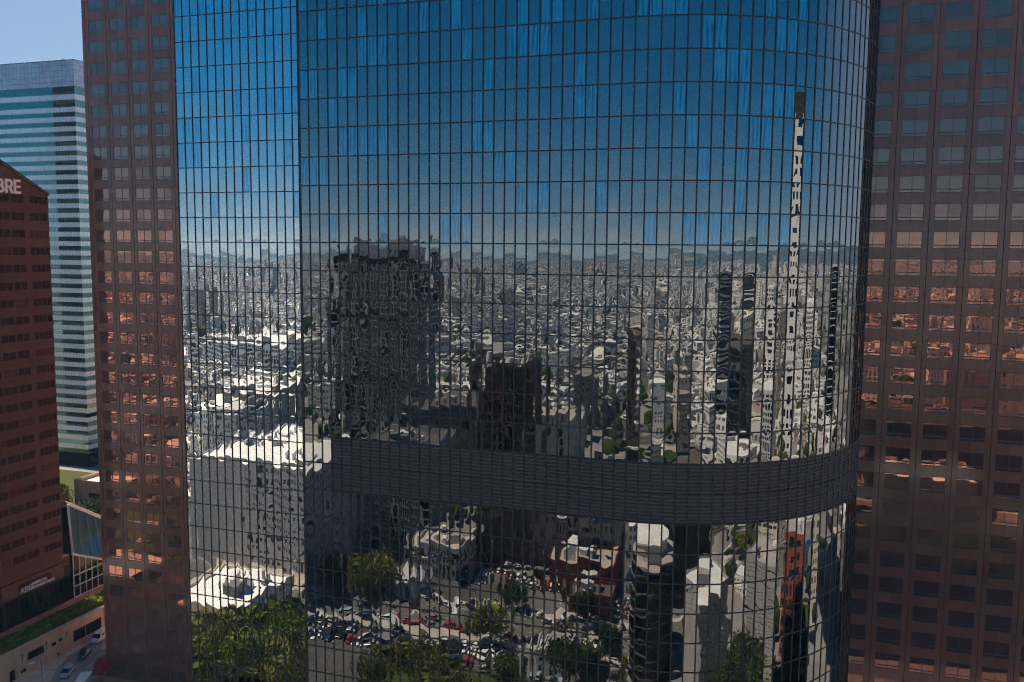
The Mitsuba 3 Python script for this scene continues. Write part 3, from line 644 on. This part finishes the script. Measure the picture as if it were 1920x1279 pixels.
for (x, y, h, lab) in ((-188, 214, 19, 'palm tree with drooping sunlit fronds against the terracotta wall'), (-184, 207, 15, 'lower palm tree with drooping fronds beside the granite tower')):
    t = thing('palm_tree', lab, 'tree'); part(t, 'trunk', MB().cyl((x, y, 3), (x + .3, y, h), .28, .2, 8), 'bark')
    g = np.random.default_rng(int(h)); mb = MB()
    for k in range(34):
        a = k * 2.4; el = .9 - 1.3 * (k / 34); L = 4.2 * (.8 + .3 * g.random()); p0 = np.array([x + .3, y, h]); prev = p0; dirx = np.array([math.cos(a), math.sin(a), 0])
        for sgm in range(7):
            t0 = (sgm + 1) / 7; p1 = p0 + dirx * L * t0 * math.cos(el * .6) + np.array([0, 0, L * (math.sin(el) * t0 - .75 * t0 ** 2)])
            wv = np.cross(p1 - prev, [0, 0, 1.]); wv /= np.linalg.norm(wv) + 1e-9; ww = .62 * math.sin(math.pi * (.15 + .8 * t0)) 
            for sd in (-1, 1):
                mb.raw([prev, p1, p1 + wv * sd * ww - [0, 0, ww * .7], prev + wv * sd * ww * .7 - [0, 0, ww * .6]], [[0, 1, 2], [0, 2, 3]])
            prev = p1
    part(t, 'crown', mb, 'palm_leaf')

# ================================================================== the city that stands behind the viewer and shows in the glass
used = [(-170, -130, -60, 420), (-104, -40, -24, 66), (-234, -170, 28, 100), (-110, 20, 88, 160), (-150, 66, 66, 210), (-300, 330, 6, 26), (-220, -160, 95, 420)]
def block(name, label, x0, x1, y0, y1, h, wall='c_white', glass='city_glass', roof='roof_white', fl=3.7, bay=3.4, pw=.9, sp=1.5, blank=(), cat='building', z0=0., group=None, units=3, piers=True, seed=1):
    """an office block: glass core, a grid of piers and spandrels standing proud, roof, parapet and rooftop plant"""
    g = np.random.default_rng(seed + int(abs(x0) * 13 + abs(y0) * 7)); t = thing(name, label, cat, group); used.append((x0 - 3, x1 + 3, y0 - 3, y1 + 3)); d = .25
    part(t, 'window_glass', MB().box(x0 + d, x1 - d, y0 + d, y1 - d, z0, z0 + h - .5), glass)
    mb = MB(); nf = max(1, int(round(h / fl))); f = h / nf
    for k in range(nf + 1):
        za, zb = z0 + k * f - (0 if k == 0 else sp * .5), z0 + k * f + (sp * .5 if k < nf else .9)
        mb.box(x0 + .02, x1 - .02, y1 - d, y1 - .03, za, zb).box(x0 + .02, x1 - .02, y0 + .03, y0 + d, za, zb).box(x0 + .03, x0 + d, y0 + d, y1 - d, za, zb).box(x1 - d, x1 - .03, y0 + d, y1 - d, za, zb)
    for s0, s1, ax_ in ((x0, x1, 0), (y0, y1, 1)):
        nb = max(1, int(round((s1 - s0) / bay)))
        for k in range(nb + 1 if piers else 0):
            c = s0 + (s1 - s0) * k / nb; a, b = max(s0, c - pw / 2), min(s1, c + pw / 2)
            if ax_ == 0: mb.box(a, b, y1 - d, y1, z0, z0 + h + .8).box(a, b, y0, y0 + d, z0, z0 + h + .8)
            else: mb.box(x0, x0 + d, a, b, z0, z0 + h + .8).box(x1 - d, x1, a, b, z0, z0 + h + .8)
    for side_, a, b in blank:
        if side_ == 'N': mb.box(a, b, y1 - d, y1 + .04, z0, z0 + h + .9)
    part(t, 'wall', mb, wall)
    part(t, 'roof', MB().box(x0 + d, x1 - d, y0 + d, y1 - d, z0 + h - .5, z0 + h + .1), roof)
    for k in range(units):
        w, l, hh = 1.5 + 4 * g.random(), 1.5 + 5 * g.random(), 1.2 + 2 * g.random()
        if x1 - x0 < w + 4 or y1 - y0 < l + 4: continue
        x, y = x0 + 2 + (x1 - x0 - w - 4) * g.random(), y0 + 2 + (y1 - y0 - l - 4) * g.random()
        part(t, 'rooftop_unit', MB().box(x, x + w, y, y + l, z0 + h + .1, z0 + h + hh), ['c_palegrey', 'c_grey', 'c_white', 'c_darkgrey'][g.integers(4)])
    return t
# the dark tower with the pale lattice
lt = block('lattice_tower', 'dark glass tower with pale lattice ribs mirrored in the flat glass left of centre', -228, -180, -196, -176, 90, 'c_white', 'black_glass', 'roof_dark', 3.75, 2.6, .40, .46, units=0)
mb = MB()
for k, x in enumerate(np.arange(-224, -181, 7.8)):
    mb.box(x, x + 1.0, -176, -175.75, 8, 90)
part(lt, 'rib', mb, 'c_tan')
mb = MB().box(-226, -182, -178, -175.7, 30, 31.6).box(-226, -182, -178, -175.7, 60, 61.6).box(-226, -182, -178, -175.7, 88.5, 91.2)
part(lt, 'belt_course', mb, 'c_black')
part(lt, 'crown', MB().box(-218, -185, -194, -182, 90, 99).box(-211, -193, -192, -184, 99, 101.5), 'c_palegrey')
mb = MB()
for x in np.arange(-226, -181, 4): mb.box(x, x + .35, -176.6, -176.2, 91, 94.5)
part(lt, 'roof_fence', mb, 'c_darkgrey')
block('hospital_building', 'white building with blank left wall and bright white roof low in the left glass', -178, -134, -34, 22, 31, 'c_palegrey', 'city_glass', 'roof_white', 3.4, 3.0, 1.5, 1.9, blank=(('N', -178, -157), ('N', -137, -134)), units=9)
block('office_block', 'grey slab with narrow window columns behind the white building', -288, -246, -160, -125, 25, 'c_grey', 'city_glass', 'roof_white', 3.6, 3.0, 1.7, .8, units=6)
block('office_block', 'wide pale low office block beyond the tan slab', -448, -368, -402, -325, 24, 'c_white', 'city_glass', 'roof_white', units=8)
block('warehouse', 'small flat white roofed building at the lower left of the mirrored street', -150, -129, 42, 68, 7, 'c_cream', 'city_glass', 'roof_white', 3.5, 4, 2.6, 2.2, units=5)
block('dark_office_block', 'dark ribbed office block under the left end of the louvre band', -134, -110, -50, -26, 34, 'c_palegrey', 'black_glass', 'roof_dark', 3.7, 1.7, .5, .6, units=4)
block('dark_office_block', 'wide dark ribbed block right of the lattice tower foot', -166, -118, -176, -128, 27, 'c_darkgrey', 'black_glass', 'roof_dark', 3.7, 2.0, .6, .7, units=4)
block('civic_building', 'tan flat roofed building with bright rooftop under the louvre band', -109, -92, -24, -8, 9, 'c_palegrey', 'city_glass', 'roof_tan', 3.8, 3.2, 1.4, 1.5, units=6)
t = block('dark_tower', 'narrow dark brown tower with white round cooling towers on its roof', -93, -77, -36, -24, 61, 'c_brown', 'black_glass', 'roof_dark', 3.8, 1.8, .4, .5, units=0)
for k in range(4): part(t, 'cooling_tower', MB().cyl((-90.5 + 3.6 * k, -29, 61), (-90.5 + 3.6 * k, -29, 63.2), 1.5, 1.3, 16), 'c_white')
block('grey_office_block', 'plain grey block with few slits beyond the dark brown tower', -116, -91, -152, -124, 27, 'c_grey', 'city_glass', 'roof_grey', 3.8, 8, 6.4, 1.2, units=4)
block('flat_roof_block', 'sandy flat roofed block crowded with roof plant below the louvre band', -77, -50, -72, -28, 16, 'c_tan', 'city_glass', 'roof_tan', 3.8, 3.2, 1.6, 1.5, units=16)
block('brick_building', 'dark red brick building on the mirrored street', -66, -46, -26, -10, 9, 'c_brick', 'city_glass', 'roof_grey', 3, 2.6, 1.3, 1.3, units=2)
block('brick_shop', 'low red brick shop front beside the street', -58, -45, -7, 4, 5.5, 'c_brick', 'city_glass', 'roof_dark', 2.8, 3.2, 1.1, 1.2, units=2)
block('white_house', 'small white roofed house on the near side of the street', -56, -43, 29, 39, 5, 'c_white', 'city_glass', 'roof_white', 2.5, 3, 1.8, 1.1, units=2)
# curved-corner neighbours
t = thing('round_office', 'dark glass office with a beige rounded penthouse low in the rounded corner', 'building'); used.append((-30, 20, 8, 46))
an = np.linspace(0, 2 * math.pi, 41)[:-1]; el = [(-6 + 20 * math.cos(a), 26 + 14 * math.sin(a)) for a in an]
part(t, 'window_glass', MB().prism(el, 0, 27), 'black_glass'); mb = MB()
for k in range(8): mb.prism([(-6 + 20.2 * math.cos(a), 26 + 14.2 * math.sin(a)) for a in an], 3.6 * k - .2, 3.6 * k + .25)
part(t, 'floor_band', mb, 'c_darkgrey')
part(t, 'roof', MB().prism(el, 27, 27.4), 'roof_grey'); part(t, 'penthouse', MB().prism([(-6 + 15 * math.cos(a), 26 + 10 * math.sin(a)) for a in an], 27.4, 31), 'c_cream'); part(t, 'penthouse_roof', MB().prism([(-6 + 15.6 * math.cos(a), 26 + 10.6 * math.sin(a)) for a in an], 31, 31.6), 'roof_white')
block('grey_striped_block', 'grey office block with fine horizontal lines low in the rounded corner', 24, 52, 40, 66, 24, 'c_grey', 'c_darkgrey', 'roof_white', 1.2, 40, .6, 1.0, units=3, piers=False)
block('grey_striped_block', 'second grey lined block standing right of the first in the rounded corner', 70, 92, 78, 106, 27, 'c_grey', 'c_darkgrey', 'roof_grey', 1.2, 40, .6, 1.0, units=3, piers=False)
block('dark_office_block', 'low black office block behind the grey lined block', 24, 78, -46, 0, 30, 'c_black', 'black_glass', 'roof_dark', 3.8, 3, .6, .8)
block('brown_tower', 'slim brown tower with recessed bays mirrored near the start of the bend', -68, -42, -216, -190, 57, 'c_brown', 'black_glass', 'roof_dark', 3.8, 5.2, 2.4, .8)
t = block('white_tower', 'very tall pale lattice tower mirrored as one narrow column in the rounded corner', 308, 340, 66, 102, 156, 'c_white', 'city_mirror_blue', 'roof_white', 8, 7.4, 3.2, 3.8, units=0)
part(t, 'crown', MB().box(310, 338, 69, 99, 156.8, 162).box(314, 330, 76, 95, 162, 166), 'c_black'); part(t, 'mast', MB().cyl((322, 90, 166), (322, 90, 187), 3.0, .2), 'c_pink')
block('black_tower', 'narrow black tower with white floor lines at the edge of the rounded corner', 372, 404, 280, 345, 88, 'c_palegrey', 'black_glass', 'roof_tan', 5, 60, .6, .7, units=1, piers=False)
block('ringed_tower', 'grey tower ringed by pale floor bands, left of the spire', 276, 312, -232, -196, 81, 'c_palegrey', 'city_glass', 'roof_grey', 3.8, 60, .6, 1.3, piers=False)
block('ringed_tower', 'grey tower ringed by pale floor bands, right of the spire', 352, 386, -146, -108, 81, 'c_palegrey', 'city_glass', 'roof_grey', 3.8, 60, .6, 1.2, piers=False)
block('slender_tower', 'slim dark tower mirrored as a dark column in the far striped tower', -356.5, -344.5, 238, 250, 185, 'c_grey', 'black_glass', 'roof_dark', 4, 2.4, .7, 1.6)
block('high_rise', 'warm white high rise left of the tall pale lattice tower', 430, 462, -62, -34, 72, 'c_white', 'city_glass', 'roof_white', 3.8, 3.4, 1.3, 1.4)
block('high_rise', 'cream high rise just left of the ringed towers', 300, 328, -120, -96, 58, 'c_cream', 'city_glass', 'roof_white', 3.8, 3.6, 1.5, 1.3)
block('high_rise', 'broad white high rise far right in the bend', 420, 452, 150, 196, 64, 'c_white', 'city_glass', 'roof_white', 3.8, 3.8, 1.2, 1.6)
block('high_rise', 'sand coloured high rise behind the pale hotel', 350, 376, 4, 34, 66, 'c_sand', 'city_glass', 'roof_tan', 3.8, 3.2, 1.3, 1.3)
t = block('spire_building', 'white stepped building with a tall spire', 322, 338, -198, -182, 84, 'c_white', 'city_glass', 'roof_white', 4, 2.6, 1.2, 1.2, units=0)
part(t, 'spire', MB().box(326, 334, -194, -186, 84, 92).cyl((330, -190, 92), (330, -190, 110), 1.4, .1), 'c_white')
block('blue_glass_box', 'dark blue glass office box in the rounded corner', 220, 266, -104, -46, 53, 'c_darkgrey', 'city_mirror_blue', 'roof_dark', 4, 3, .18, .25)
block('tan_block', 'sunlit tan block with plain walls near the middle of the bend', 80, 120, -204, -172, 37, 'c_sand', 'city_glass', 'roof_tan', 3.8, 5, 3.4, 2)
block('white_block', 'broad white block with large windows beyond the bend', 150, 190, -40, 0, 22, 'c_white', 'city_glass', 'roof_white', 3.8, 3.6, 1, 1.3, units=6)
block('white_block', 'white stepped office block right of the tan block', 150, 200, -150, -100, 34, 'c_white', 'city_glass', 'roof_white', 3.8, 3.2, .9, 1.5, units=6)
block('brick_tower', 'red brown brick tower at the right rim of the bend', 90, 120, 110, 140, 30, 'c_brick', 'city_glass', 'roof_grey', 3.6, 3.4, 1.6, 1.5)
block('cream_block', 'cream block with balcony bands at the right rim of the bend', 140, 180, 60, 100, 24, 'c_cream', 'city_glass', 'roof_tan', 3.4, 4, .8, 1.7)
block('pale_hotel', 'pale grey hotel slab behind the bend street', 200, 240, 30, 60, 45, 'c_palegrey', 'city_glass', 'roof_white', 3.2, 3.2, 1, 1.3)
block('olive_block', 'low sand coloured block beside the bend street', 96, 132, -60, -20, 14, 'c_sand', 'city_glass', 'roof_tan')
for k, (x, y) in enumerate(((-111, 2.8), (-102, 2.8))):          # pavilions with pyramid roofs
    t = thing('pavilion', ('left' if k == 0 else 'right') + ' white pyramid roofed pavilion beside the mirrored trees', 'pavilion'); used.append((x - 5, x + 6, y - 5, y + 6))
    part(t, 'wall', MB().box(x - 3.4, x + 3.4, y - 3.4, y + 3.4, 0, 4.5), 'c_white'); part(t, 'door', MB().box(x - 1, x + 1, y + 3.38, y + 3.45, 0, 2.6), 'dark_window')
    part(t, 'roof', (np.array([[x - 4, y - 4, 4.5], [x + 4, y - 4, 4.5], [x + 4, y + 4, 4.5], [x - 4, y + 4, 4.5], [x, y, 8.6]]), np.array([[0, 1, 4], [1, 2, 4], [2, 3, 4], [3, 0, 4], [0, 2, 1], [0, 3, 2]])), 'roof_white')

# streets and lots of the mirrored city
struct('road', MB().box(-132, 420, 8, 24, -.02, .0), 'street_asphalt'); struct('road', MB().box(-420, -165, 8, 24, -.02, .0), 'street_asphalt')
struct('pavement', MB().box(-131.9, 420, 24, 28, -.01, .13).box(-131.9, 420, 4, 8, -.01, .13), 'grey_paving')
mb = MB()
for x in np.arange(-128, 400, 8): mb.box(x, x + 3, 15.9, 16.1, 0, .008).box(x + 2, x + 5, 11.9, 12.1, 0, .008).box(x + 1, x + 4, 19.9, 20.1, 0, .008)
struct('lane_marking', mb, 'lane_paint')
struct('forecourt', MB().box(-131, 60, 92, 112, -.01, .12), 'grey_paving')
mb = MB()
for x, y0 in [(-134 + k * .9, 8.5) for k in range(0, 0)]: pass
for k in range(9): mb.box(-131 + .2, -124, 9 + 1.6 * k, 9.8 + 1.6 * k, 0, .008)
struct('garden_lawn', MB().box(-232, -172, 30, 99, -.01, .1), 'grass_green')
struct('garden_path', MB().box(-232, -172, 58, 63, .1, .13).box(-204, -199, 30, 57.9, .1, .13).box(-204, -199, 63.1, 99, .1, .13), 'pavement_concrete')
struct('zebra_crossing', mb, 'lane_paint')
struct('lawn', MB().box(-130, -92, 66, 92, -.01, .1).box(-90, -50, 42, 66, -.01, .1), 'grass_green')
lots = []
g = np.random.default_rng(21)
cols = ['white_car', 'white_car', 'black_car', 'grey_car', 'red_car', 'silver_blue_car', 'grey_car', 'dark_blue_car']
for (x0, y0, nx, ny) in ((-129, 30, 13, 2), (-42, -8, 12, 2), (-42, -30, 10, 2), (-88, -17, 13, 2), (-92, 34, 12, 2), (-54, 42, 8, 2)):
    used.append((x0 - 2, x0 + nx * 2.9 + 2, y0 - 3, y0 + ny * 7 + 2))
    for i in range(nx):
        for j in range(ny):
            if g.random() < .85: vehicle('lot_car', 'car parked in rows in a lot, mirrored small in the tower glass', 'car', ('sedan', 'suv')[g.integers(2)], cols[g.integers(8)], x0 + 2.9 * i, y0 + 6.5 * j, 90 + 180 * g.integers(2), 'cars parked in the mirrored lots', False)
for k in range(34):
    if g.random() < .8: vehicle('kerb_car', 'car parked along the kerb of the mirrored street', 'car', ('sedan', 'suv')[g.integers(2)], cols[g.integers(8)], -122 + 5.6 * (k % 17) + g.random(), 8.9 if k < 17 else 23.1, 0, 'cars at the kerb of the mirrored street', False)
for k in range(22):
    vehicle('street_car', 'car on the wide street mirrored low in the tower glass', 'car', ('sedan', 'suv')[g.integers(2)], cols[g.integers(8)], -120 + 14 * k + 5 * g.random(), (10, 14, 18, 22)[k % 4], 0 if k % 4 > 1 else 180, 'cars on the mirrored street', False)
for k, (x, y) in enumerate(((-139, 96), (-143.5, 80), (-150.5, 104), (-144.5, 118), (-137, 60))):
    vehicle('avenue_car', ['white', 'black', 'grey', 'white', 'red'][k] + ' car on the avenue mirrored in the foot of the left granite tower' + (', farthest up' if k == 3 else ''), 'car', ('suv', 'sedan')[k % 2], ['white_car', 'black_car', 'grey_car', 'white_car', 'red_car'][k], x, y, 90 if k % 2 else 75, None, False)
# trees of the mirrored city
g = np.random.default_rng(8)
struct('court_paving', MB().box(9.6, 62, 70, 183, -.01, .1), 'street_asphalt')
spots = [(-118, 88, 15, 13, 1), (-109, 85, 16, 14, 0), (-101, 89, 14, 12, 1), (-124, 79, 13, 12, 1), (-113, 76, 14, 13, 0), (-104, 77, 13, 11, 0), (-122, 92, 12, 11, 0),
         (-119, 6, 11, 10, 0), (-112, 9, 11, 11, 1), (-125, 5, 9, 9, 0), (-86, 60, 10, 8, 1), (-79, 53, 11, 9, 1), (-70, 60, 10, 8, 1), (-58, 50, 9, 7, 0), (-64, 62, 8, 7, 1),
         (-40, 34, 13, 6, 2), (-35, 36, 14, 5, 2), (-30, 50, 12, 8, 1), (-46, 44, 12, 8, 2), (58, 34, 10, 9, 1), (-226, 40, 10, 10, 1), (-214, 80, 11, 11, 0), (-192, 44, 10, 10, 1), (-186, 78, 11, 10, 0), (-178, 52, 9, 9, 1), (-180, 92, 10, 10, 0), (-222, 92, 10, 10, 1), (-210, 46, 9, 9, 0)]
for x, y, h, w, l in spots: tree('garden_tree', 'leafy garden tree mirrored low in the tower glass', x, y, h, w, int(g.integers(4)), LEAF[l], 'mirrored garden trees')
for k in range(20): tree('court_tree', 'dark tree in the court at the foot of the right granite tower', 16 + 11 * (k % 5) + 3 * g.random(), 76 + 17 * (k // 5) + 4 * g.random(), 11 + 4 * g.random(), 11, int(g.integers(4)), 'leaf_dark', 'dark court trees')
for x in range(-90, 400, 17):
    for y in (5.8, 26.2):
        if g.random() < .55: tree('street_tree', 'street tree on the pavement of the mirrored street', x + 4 * g.random(), y, 7 + 3 * g.random(), 6 + 2 * g.random(), int(g.integers(4)), LEAF[int(g.integers(3))], 'mirrored street trees')
for (x, y, h, w) in ((130, 10, 9, 8), (200, 0, 10, 9), (240, 80, 11, 10), (260, 70, 10, 9), (120, -100, 9, 9), (134, -110, 10, 10)):
    tree('garden_tree', 'leafy garden tree mirrored low in the tower glass', x, y, h, w, int(g.integers(4)), LEAF[int(g.integers(3))], 'mirrored garden trees')

# the wide city: a few thousand plain blocks, low rise to the horizon
g = np.random.default_rng(99)
U = np.array(used); boxes, cols_ = [], []
pc = np.array([[.82, .80, .77], [.76, .75, .73], [.60, .57, .53], [.46, .46, .46], [.74, .74, .74], [.30, .28, .27], [.42, .34, .30], [.86, .85, .82], [.80, .79, .78], [.70, .68, .64]])
def free(x0, x1, y0, y1): return not np.any((U[:, 0] < x1) & (U[:, 1] > x0) & (U[:, 2] < y1) & (U[:, 3] > y0))
def lot(x, y, w, l, h):
    if not free(x, x + w, y, y + l): return
    boxes.append((x, x + w, y, y + l, 0, h)); cols_.append(pc[g.integers(len(pc))] * (.8 + .3 * g.random()))
    for k in range(int(g.integers(0, 4)) if h > 4 and w > 9 else 0):
        a, b, c = w * (.1 + .15 * g.random()), l * (.1 + .15 * g.random()), 1 + 2 * g.random()
        px, py = x + (w - a) * g.random(), y + (l - b) * g.random()
        boxes.append((px, px + a, py, py + b, h - .05, h + c)); cols_.append(pc[g.integers(len(pc))] * .9)
BX, BY = 96., 74.
for bxi in range(-26, 45):
    for byi in range(-44, 16):
        x0, y0 = bxi * BX, byi * BY; r = math.hypot(x0 + 48, y0 + 37)
        if r > 3100: continue
        if y0 > 110 and x0 < 70: continue
        if y0 > 300 or (x0 < -400 and y0 > -100): continue
        if y0 > -60 and x0 < -430: continue
        nx, ny = (int(g.integers(3, 7)), int(g.integers(2, 5))) if r < 1800 else (int(g.integers(2, 5)), int(g.integers(2, 4)))
        sw, sl = (BX - 16) / nx, (BY - 14) / ny
        for i in range(nx):
            for j in range(ny):
                if g.random() < .12: continue
                tall = g.random(); near = math.exp(-r / 900)
                h = 3.5 + 4.5 * g.random() + (g.random() * 18 if tall < .03 + .20 * near else 0) + (g.random() * 38 if tall < .004 + .035 * near else 0)
                lot(x0 + 8 + sw * i + 1, y0 + 7 + sl * j + 1, sw * (.62 + .33 * g.random()), sl * (.62 + .33 * g.random()), h)
for k in range(14000):
    a = math.radians(-75 + 225 * g.random()); r = 3000 + 9500 * g.random() ** 1.3
    x, y = r * math.sin(a), -r * math.cos(a); w, l = 16 + 40 * g.random(), 12 + 26 * g.random()
    boxes.append((x, x + w, y, y + l, 0, 4 + 5 * g.random() + (50 * g.random() if g.random() < .008 else 0))); cols_.append(pc[g.integers(len(pc))] * (.8 + .3 * g.random()))
for ccx, ccy, nn in ((2600, 500, 16), (3200, -700, 16)):   # tower clusters far off
    for k in range(nn):
        x, y = ccx + g.normal() * 380, ccy + g.normal() * 380; w = 22 + 22 * g.random(); boxes.append((x, x + w, y, y + w, 0, 25 + 65 * g.random())); cols_.append(pc[g.integers(len(pc))] * .8)
B = np.array(boxes); C = np.clip(np.array(cols_), .03, .85)
V = np.stack([np.stack([B[:, i], B[:, j], B[:, k]], -1) for i, j, k in ((0, 2, 4), (1, 2, 4), (1, 3, 4), (0, 3, 4), (0, 2, 5), (1, 2, 5), (1, 3, 5), (0, 3, 5))], 1)
V = V[:, BOXF.ravel()].reshape(-1, 3); nF = len(V) // 3
scene['city_blocks'] = mikit.ply((V, np.arange(len(V)).reshape(-1, 3)), 'city_facades', color=np.repeat(C, 36, 0))
labels['city_blocks'] = {'label': 'endless low city blocks mirrored up to the horizon', 'category': 'city', 'kind': 'stuff'}
ico = trimesh.creation.icosphere(1); nt = 2600; vs, fs = [], []
for k in range(nt):
    a = math.radians(-72 + 222 * g.random()); r = 130 + 4200 * g.random() ** 1.6
    x, y = r * math.sin(a), 20 - r * math.cos(a)
    if not free(x - 2, x + 2, y - 2, y + 2): continue
    s = 2.5 + 3 * g.random() + r / 1500
    v = ico.vertices * (1 + .35 * (g.random((len(ico.vertices), 1)) - .5)) * [s, s, s * .9] + [x, y, s * 1.1 + 1]
    fs.append(ico.faces + len(vs) * len(ico.vertices)); vs.append(v)
scene['city_trees'] = mikit.ply((np.vstack(vs), np.vstack(fs)), 'leaf_dark'); labels['city_trees'] = {'label': 'far off street trees dotted through the mirrored city', 'category': 'trees', 'kind': 'stuff'}
# hills on the horizon, higher to the right of the mirrored view
def hill_mesh():
    aa = np.radians(np.linspace(-95, 175, 361)); rr = np.array([7400, 7900, 8400, 9000, 9800, 11000, 13500.])
    A_, R_ = np.meshgrid(aa, rr, indexing='ij'); x, y = R_ * np.sin(A_), -R_ * np.cos(A_)
    prof_ = np.array([0, .35, .75, 1, .9, .95, .3]); deg = np.degrees(A_)
    big = 28 + 115 * np.clip((deg - 5) / 40, 0, 1)
    nz = meshkit.fbm(np.stack([x / 2600, y / 2600, np.zeros_like(x)], -1), 5, 3); nz2 = meshkit.fbm(np.stack([x / 700, y / 700, np.zeros_like(x)], -1), 4, 8)
    z = np.clip(big * prof_ * (.55 + .8 * nz) * (.9 + .2 * nz2), 0, 192) - 3 * (prof_ == 0)
    i = np.arange(x.size).reshape(x.shape); f = np.vstack([np.stack([i[:-1, :-1], i[1:, :-1], i[1:, 1:]], -1).reshape(-1, 3), np.stack([i[:-1, :-1], i[1:, 1:], i[:-1, 1:]], -1).reshape(-1, 3)])
    return np.stack([x, y, z], -1).reshape(-1, 3), f
struct('hills', hill_mesh(), 'hill_scrub', 'low hazy hills on the horizon', smooth=True)
